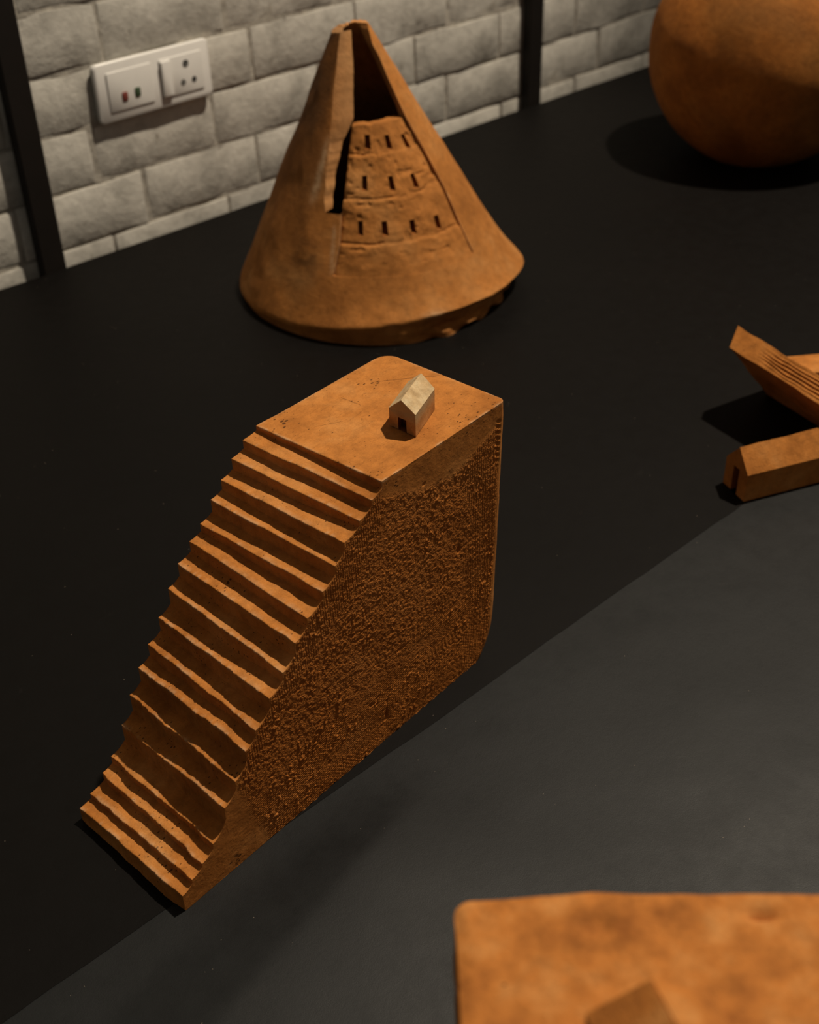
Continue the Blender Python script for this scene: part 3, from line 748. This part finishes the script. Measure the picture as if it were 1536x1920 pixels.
# carved facade filling the cut
NC, NR = 150, 132
FZ0, FZ1 = Z_FB - 0.001, 0.1915
zrow = np.linspace(FZ0, FZ1, NR + 1); sc_ = np.linspace(0, 1, NC + 1)
ZZ = np.broadcast_to(zrow[:, None], (NR + 1, NC + 1)).copy(); SS = np.broadcast_to(sc_[None, :], ZZ.shape)
TT = facL(ZZ) * (1 - SS) + facR(ZZ) * SS
ZZ[-1] += 0.0010 * n1(sc_ * 9, 8)
def tier(th, z):
    """relief of three weathered storeys"""
    e1 = .166 + .0012 * n1(th / 6.0, 31); e2 = .1285 + .0016 * n1(th / 8.0, 32) + .003 * sstep(38, 46, th); e3 = .0895 + .0015 * n1(th / 7.0, 33)
    d = np.where(z > e1, -.0042, np.where(z > e2, -.0030, np.where(z > e3, -.0016, 0.0)))
    d = d - 0.0016 * np.exp(-((z - e2 + .0005) / .0011) ** 2) * (1 - .65 * sstep(5, 25, th) * (1 - sstep(33, 38, th))) - 0.0013 * np.exp(-((z - e1) / .001) ** 2) * (1 - sstep(2, 12, th))
    d = d - 0.0012 * np.exp(-((z - e3) / .0012) ** 2) * (1 - sstep(-2, 8, th) * (1 - sstep(34, 42, th)))
    d = d + 0.0017 * fbm(th / 9.0, z * 90, 1.7, 4) - 0.0012 * sstep(.45, .8, vn(th / 5.0, z * 210, 7.7))
    return d * sstep(Z_FB, Z_FB + .014, z)
RF = cone_r(TT, ZZ) + tier(TT, ZZ) - 0.0004
# softly rounded at the vertical edges
RF = RF - 0.0016 * np.exp(-(SS * 60) ** 1.0) - 0.0014 * np.exp(-((1 - SS) * 60) ** 1.0)
FP = cone_p(TT, ZZ, RF); FI = cone_p(TT, ZZ, RF - 0.0115)
wins = [(5.4, .177), (24, .1745), (41.8, .172), (-.4, .142), (18.2, .140), (35.2, .138), (-4.9, .104), (8.4, .103), (24.3, .101), (40.2, .099)]
hole = np.zeros((NR, NC), bool); niches = []
for th, z in wins:
    i0 = int(round((z - .0062 - FZ0) / (FZ1 - FZ0) * NR)); i1 = i0 + int(round(.0125 / (FZ1 - FZ0) * NR))
    sm = (th - facL(z)) / (facR(z) - facL(z)); wd = 1.9 * .1 / (R0 - KR * z) / (facR(z) - facL(z)) * .85
    j0 = int(round((sm - wd) * NC)); j1 = max(j0 + 4, int(round((sm + wd) * NC)))
    hole[i0:i1, j0:j1] = True; niches.append((i0, i1, j0, j1))
mbf = MB(); m_ = NC + 1
mbf.v = [tuple(p) for p in FP.reshape(-1, 3)]
mbf.f = [(i * m_ + j, i * m_ + j + 1, (i + 1) * m_ + j + 1, (i + 1) * m_ + j) for i in range(NR) for j in range(NC) if not hole[i, j]]
mbf.grid(FI, flip=True)
for A_, B_, fl in ((FP[:, 0], FI[:, 0], True), (FP[:, -1], FI[:, -1], False), (FP[-1], FI[-1], False)): mbf.grid(np.stack([A_, B_], 0), flip=not fl)
fac = mbf.obj('facade', M_CONE, cone, smooth=True, sharp=45)
fac['label'] = 'weathered facade with three rows of slit windows'
for i0, i1, j0, j1 in niches:
    loop = [(i0, j) for j in range(j0, j1)] + [(i, j1) for i in range(i0, i1)] + [(i1, j) for j in range(j1, j0, -1)] + [(i, j0) for i in range(i1, i0, -1)]
    outp = [FP[i, j] for i, j in loop]; inp = [cone_p(TT[i, j], ZZ[i, j], RF[i, j] - 0.0095) for i, j in loop]
    n = len(loop); mbn = MB(); mbn.add(outp + inp, [(k, k + n, (k + 1) % n + n, (k + 1) % n) for k in range(n)] + [tuple(range(n, 2 * n))])
    mbn.obj('window_niche', M_DOOR, fac)

# ------------------------------------------------------------------ round pot, cut by the frame's corner
pot = empty('round_pot', (0.480, 1.640, 0)); tag(pot, 'big round terracotta pot at the far right end of the table', 'pot')
def lathe(prof, n=128, lump=0.0, seed=0.0):
    P = np.zeros((len(prof), n, 3))
    a = np.linspace(0, 2 * np.pi, n, endpoint=False)
    for i, (r, z) in enumerate(prof):
        rr = r + (lump * fbm(np.cos(a) * 2 * (r * 8), np.sin(a) * 2 * (r * 8), z * 14 + seed, 3) if r > .02 else 0)
        P[i] = np.stack([rr * np.cos(a), rr * np.sin(a), np.full(n, z)], -1)
    return P
PR = 0.150; pc = 0.135
prof = [(0.001, 0.0002)] + [(r, 0.0002) for r in (.02, .045)]
for ang in np.linspace(-64, 62, 60):
    prof.append((PR * math.cos(math.radians(ang)), pc + PR * math.sin(math.radians(ang))))
prof += [(.064, .272), (.062, .280), (.066, .288), (.070, .292), (.068, .295), (.060, .293), (.054, .284), (.056, .272), (.07, .255)]
for ang in np.linspace(54, -80, 30): prof.append((.138 * math.cos(math.radians(ang)), pc + .138 * math.sin(math.radians(ang))))
mb = MB(); mb.grid(lathe(prof, lump=0.0022), wrap=True); 
mb.obj('body', M_POT, pot, smooth=True, sharp=60)

# ------------------------------------------------------------------ gabled bars stacked crosswise
def bar(name, p0, yaw, length, width, eave, ridge, z0, mat, tilt=0.0, slant=0.0, door=False, seed=0.0, grooves=False):
    """long house-shaped bar; p0 = near end centre of base; local x runs along the bar"""
    root = empty(name)
    root.matrix_world = Matrix.Translation((p0[0], p0[1], z0)) @ Matrix.Rotation(yaw, 4, 'Z') @ Matrix.Rotation(tilt, 4, 'Y')
    w = width / 2
    key = [(-w, 0), (-w, eave), (0, ridge), (w, eave), (w, 0)]
    sub = [5, 7, 7, 5, 6]
    ring = []
    for (a, b, n) in zip(key, key[1:] + key[:1], sub):
        for k in range(n): ring.append((a[0] + (b[0] - a[0]) * k / n, a[1] + (b[1] - a[1]) * k / n))
    ring = np.array(ring); nx = int(length / .004) + 1
    X = np.linspace(0, length, nx)
    P = np.zeros((nx, len(ring), 3))
    for i, x in enumerate(X):
        y = ring[:, 0]; z = ring[:, 1]
        cut = slant * (1 - z / ridge) * max(0, 1 - x / .03)
        wob = 0.0009 * vn(x * 45 + 0 * y, y * 60, z * 60 + seed) + 0.0004 * vn(x * 150 + 0 * y, y * 150, z * 150 + seed)
        k_ = np.where(z < .0005, 0, 1)
        P[i] = np.stack([x + cut + 0 * y, y * (1 + wob * 18 * k_), z * (1 + wob * 14 * k_)], -1)
        if grooves:
            side = (y > 0.02 * w) & (z > eave * .8)
            P[i, :, 2] += np.where(side, 0.0010 * np.sin(y * 3400 + 2 * np.sin(x * 30)) * sstep(.03, .07, x), 0)
    mbb = MB(); mbb.grid(P, wrap=True); L = len(ring)
    mbb.f.append(tuple((nx - 1) * L + k for k in range(L)))
    if not door:
        mbb.f.append(tuple(range(L))[::-1]); mbb.obj('body', mat, root, smooth=True, sharp=32)
    else:
        dw, dh = width * .13, eave * .95
        A, B, Cc, D = (0, -dw, 0.0), (0, dw, 0.0), (0, dw, dh), (0, -dw, dh)
        b0 = len(mbb.v); mbb.v += [A, B, Cc, D]
        # indices: left wall 0..4, left slope 5..11, right slope 12..18, right wall 19..23, base 24..29
        base = list(range(24, L))
        mbb.f.append(tuple([b0] + [0, 1, 2, 3, 4, 5] + [b0 + 3]))
        mbb.f.append(tuple([b0 + 3] + list(range(5, 20)) + [b0 + 2]))
        mbb.f.append(tuple([b0 + 2] + list(range(19, 25)) + [b0 + 1]))
        mbb.obj('body', mat, root, smooth=True, sharp=32)
        dd = .006; q = [A, B, Cc, D]; q2 = [(dd, p[1], p[2]) for p in q]
        md = MB(); md.add(q + q2, [(4, 7, 6, 5), (0, 3, 7, 4), (1, 5, 6, 2), (3, 2, 6, 7), (0, 4, 5, 1)]); md.obj('doorway', M_DOOR, root)
    return root
bA = bar('gabled_bar', (0.2690, 0.8380), 0.343, 0.22, 0.031, 0.0255, 0.0440, 0.0002, M_BAR, door=True, seed=2.0)
tag(bA, 'house-shaped clay bar with a door in its end, lying flat at the right', 'clay bar', 'house-shaped clay bars')
bC = bar('gabled_bar', (0.364, 1.0370), 0.10, 0.16, 0.034, 0.0055, 0.0095, 0.0002, M_BAR, seed=6.0)
tag(bC, 'low clay bar mostly hidden behind the leaning tile at the right edge', 'clay bar', 'house-shaped clay bars')
# thick slab leaning beside the bars: its scored upper edge points at the camera, the rest slopes down behind
slab = empty('leaning_clay_tile')
e0 = Vector((0.2950, 0.9790, 0.0800)); D = Vector((math.cos(-1.04) * math.cos(.05), math.sin(-1.04) * math.cos(.05), -math.sin(.05)))
hd = Vector((-D.y, D.x, 0)).normalized(); SL = math.radians(49)
dn = (hd * math.cos(SL) - Vector((0, 0, 1)) * math.sin(SL)); nn = D.cross(dn).normalized()
if nn.z < 0: nn = -nn
slab.location = (0.335, 0.985, 0)
LN, TK = 0.124, 0.0195
nl, nk, nd = 70, 20, 40
def slab_p(t, k, w):
    """t along the upper edge, k through the thickness, w down the slope"""
    base = np.array(e0)[None] + t[:, None] * np.array(D)[None] + w[:, None] * np.array(dn)[None] - k[:, None] * np.array(nn)[None]
    return base - np.array(slab.location)[None]
def slab_face(f, n, m_):
    A_, B_ = np.meshgrid(np.linspace(0, 1, n), np.linspace(0, 1, m_), indexing='ij'); t, k, w = f(A_.ravel(), B_.ravel())
    # clip the foot at the table top
    zz_ = e0.z + t * D.z - k * nn.z; wmax = (zz_ - 0.0004) / -dn.z; w = np.minimum(w * wmax / .106, wmax) if True else w
    t = t * (1 - .33 * w / LN); skew = 0.5 * np.maximum(0, .018 - t) * (k / TK); t = t + skew
    P = slab_p(t, k, w)
    am = 0.0007 * vn(t * 70, k * 140, w * 70) * np.clip((P[:, 2] - .003) / .01, 0, 1)
    P = P + am[:, None] * np.array(nn)[None] + (0.0006 * vn(t * 80, k * 80 + 4, w * 60) * np.clip((P[:, 2] - .003) / .01, 0, 1))[:, None] * np.array(D)[None]
    groove = np.where(w < 1e-6, 0.0007 * np.sin(k * 2100 + 1.2 * np.sin(t * 60)) * sstep(.03, .06, t) * np.sin(np.pi * k / TK), 0)
    P = P - groove[:, None] * np.array(dn)[None]
    return P.reshape(n, m_, 3)
WD = .106
mb = MB()
mb.grid(slab_face(lambda a, b: (a * LN, b * TK, 0 * a), 90, 26), flip=True)          # scored upper edge
mb.grid(slab_face(lambda a, b: (a * LN, 0 * a, b * WD), nl, nd))                      # upper side
mb.grid(slab_face(lambda a, b: (a * LN, 0 * a + TK, b * WD), nl, nd), flip=True)      # underside
mb.grid(slab_face(lambda a, b: (0 * a, a * TK, b * WD), nk, nd))                      # ends
mb.grid(slab_face(lambda a, b: (0 * a + LN, a * TK, b * WD), nk, nd), flip=True)
mb.grid(slab_face(lambda a, b: (a * LN, b * TK, 0 * a + WD), nl, nk))                 # foot
o = mb.obj('tile_body', M_BAR, slab, smooth=True, sharp=40)
tag(slab, 'thick clay tile leaning beside the bars, its scored edge jutting into the air', 'clay tile')

# ------------------------------------------------------------------ near block with a house, out of focus at the lower right
NZ = 0.262
nb = empty('flat_topped_block', (0.0103, 0.2470, 0), 0.0)
tag(nb, 'blurred terracotta block with a flat top, nearest the camera at lower right', 'sculpture')
NX, NY = 0.165, 0.150
nu, nw = 90, 70
uu = np.linspace(0, 1, nu); ww = np.linspace(0, 1, nw)
A, B = np.meshgrid(uu, ww, indexing='ij')
edge_back = 0.0018 * np.exp(-((uu - .24) / .10) ** 2) - 0.0014 * sstep(.5, .75, uu) + 0.0008 * n1(uu * 14, 3)
X = A * NX + 0.0006 * n1(ww * 8, 5)[None, :] * (1 - A); Yv = -B * NY + edge_back[:, None] * (1 - B)
rc = .006
cutc = np.where((X < rc) & (-Yv < rc), 1, 0)
dx, dy = rc - X, rc + Yv
d = np.hypot(np.maximum(dx, 0), np.maximum(dy, 0)); over = np.where((dx > 0) & (dy > 0) & (d > rc), d / rc, 1.0)
X = np.where(over > 1, rc - dx / over, X); Yv = np.where(over > 1, -rc + dy / over, Yv)
ed = np.minimum(np.minimum(A * NX, (1 - A) * NX), np.minimum(B * NY, (1 - B) * NY))
Zt = NZ - 0.0014 * (1 - sstep(0, .004, ed)) + 0.0006 * vn(X * 60, Yv * 60, 3.1) * sstep(0, .008, ed)
Zt = Zt - 0.0040 * np.exp(-(((X - .096) / .006) ** 2 + ((Yv + .0095) / .0022) ** 2)) - 0.002 * np.exp(-(((X - .045) / .004) ** 2 + ((Yv + .012) / .003) ** 2))
mb = MB(); T = np.stack([X, Yv, Zt], -1); mb.grid(T, flip=True)
per = [(i, 0) for i in range(nu)] + [(nu - 1, j) for j in range(1, nw)] + [(i, nw - 1) for i in range(nu - 2, -1, -1)] + [(0, j) for j in range(nw - 2, 0, -1)]
ring = np.array([T[i, j] for i, j in per]); zs = np.linspace(1, 0.0015 / NZ, 40)
S = np.array([np.stack([ring[:, 0] + 0.0007 * vn(ring[:, 0] * 90, ring[:, 1] * 90, s * 22) * min(1, (1 - s) * 12), ring[:, 1] + 0.0007 * vn(ring[:, 0] * 90 + 5, ring[:, 1] * 90, s * 22) * min(1, (1 - s) * 12), ring[:, 2] * s], -1) for s in zs])
b0 = mb.grid(S, wrap=True); L = len(per); mb.f.append(tuple(b0 + (len(zs) - 1) * L + k for k in range(L)))
mb.obj('body', M_NEAR, nb, smooth=True, sharp=50)
zt = NZ + 0.0004
h2 = house('miniature_house', Matrix.Identity(4), [(.0943, .1555, zt), (.0588, .1495, zt), (.0793, .2005, zt), (.0448, .1960, zt)], .017, .015, .027, (.36, .64, .010), (M_HOUSE, M_NEAR), seed=4.0)
tag(h2, 'blurred clay house roof poking in at the bottom edge, on the nearest block', 'house', 'miniature clay houses')
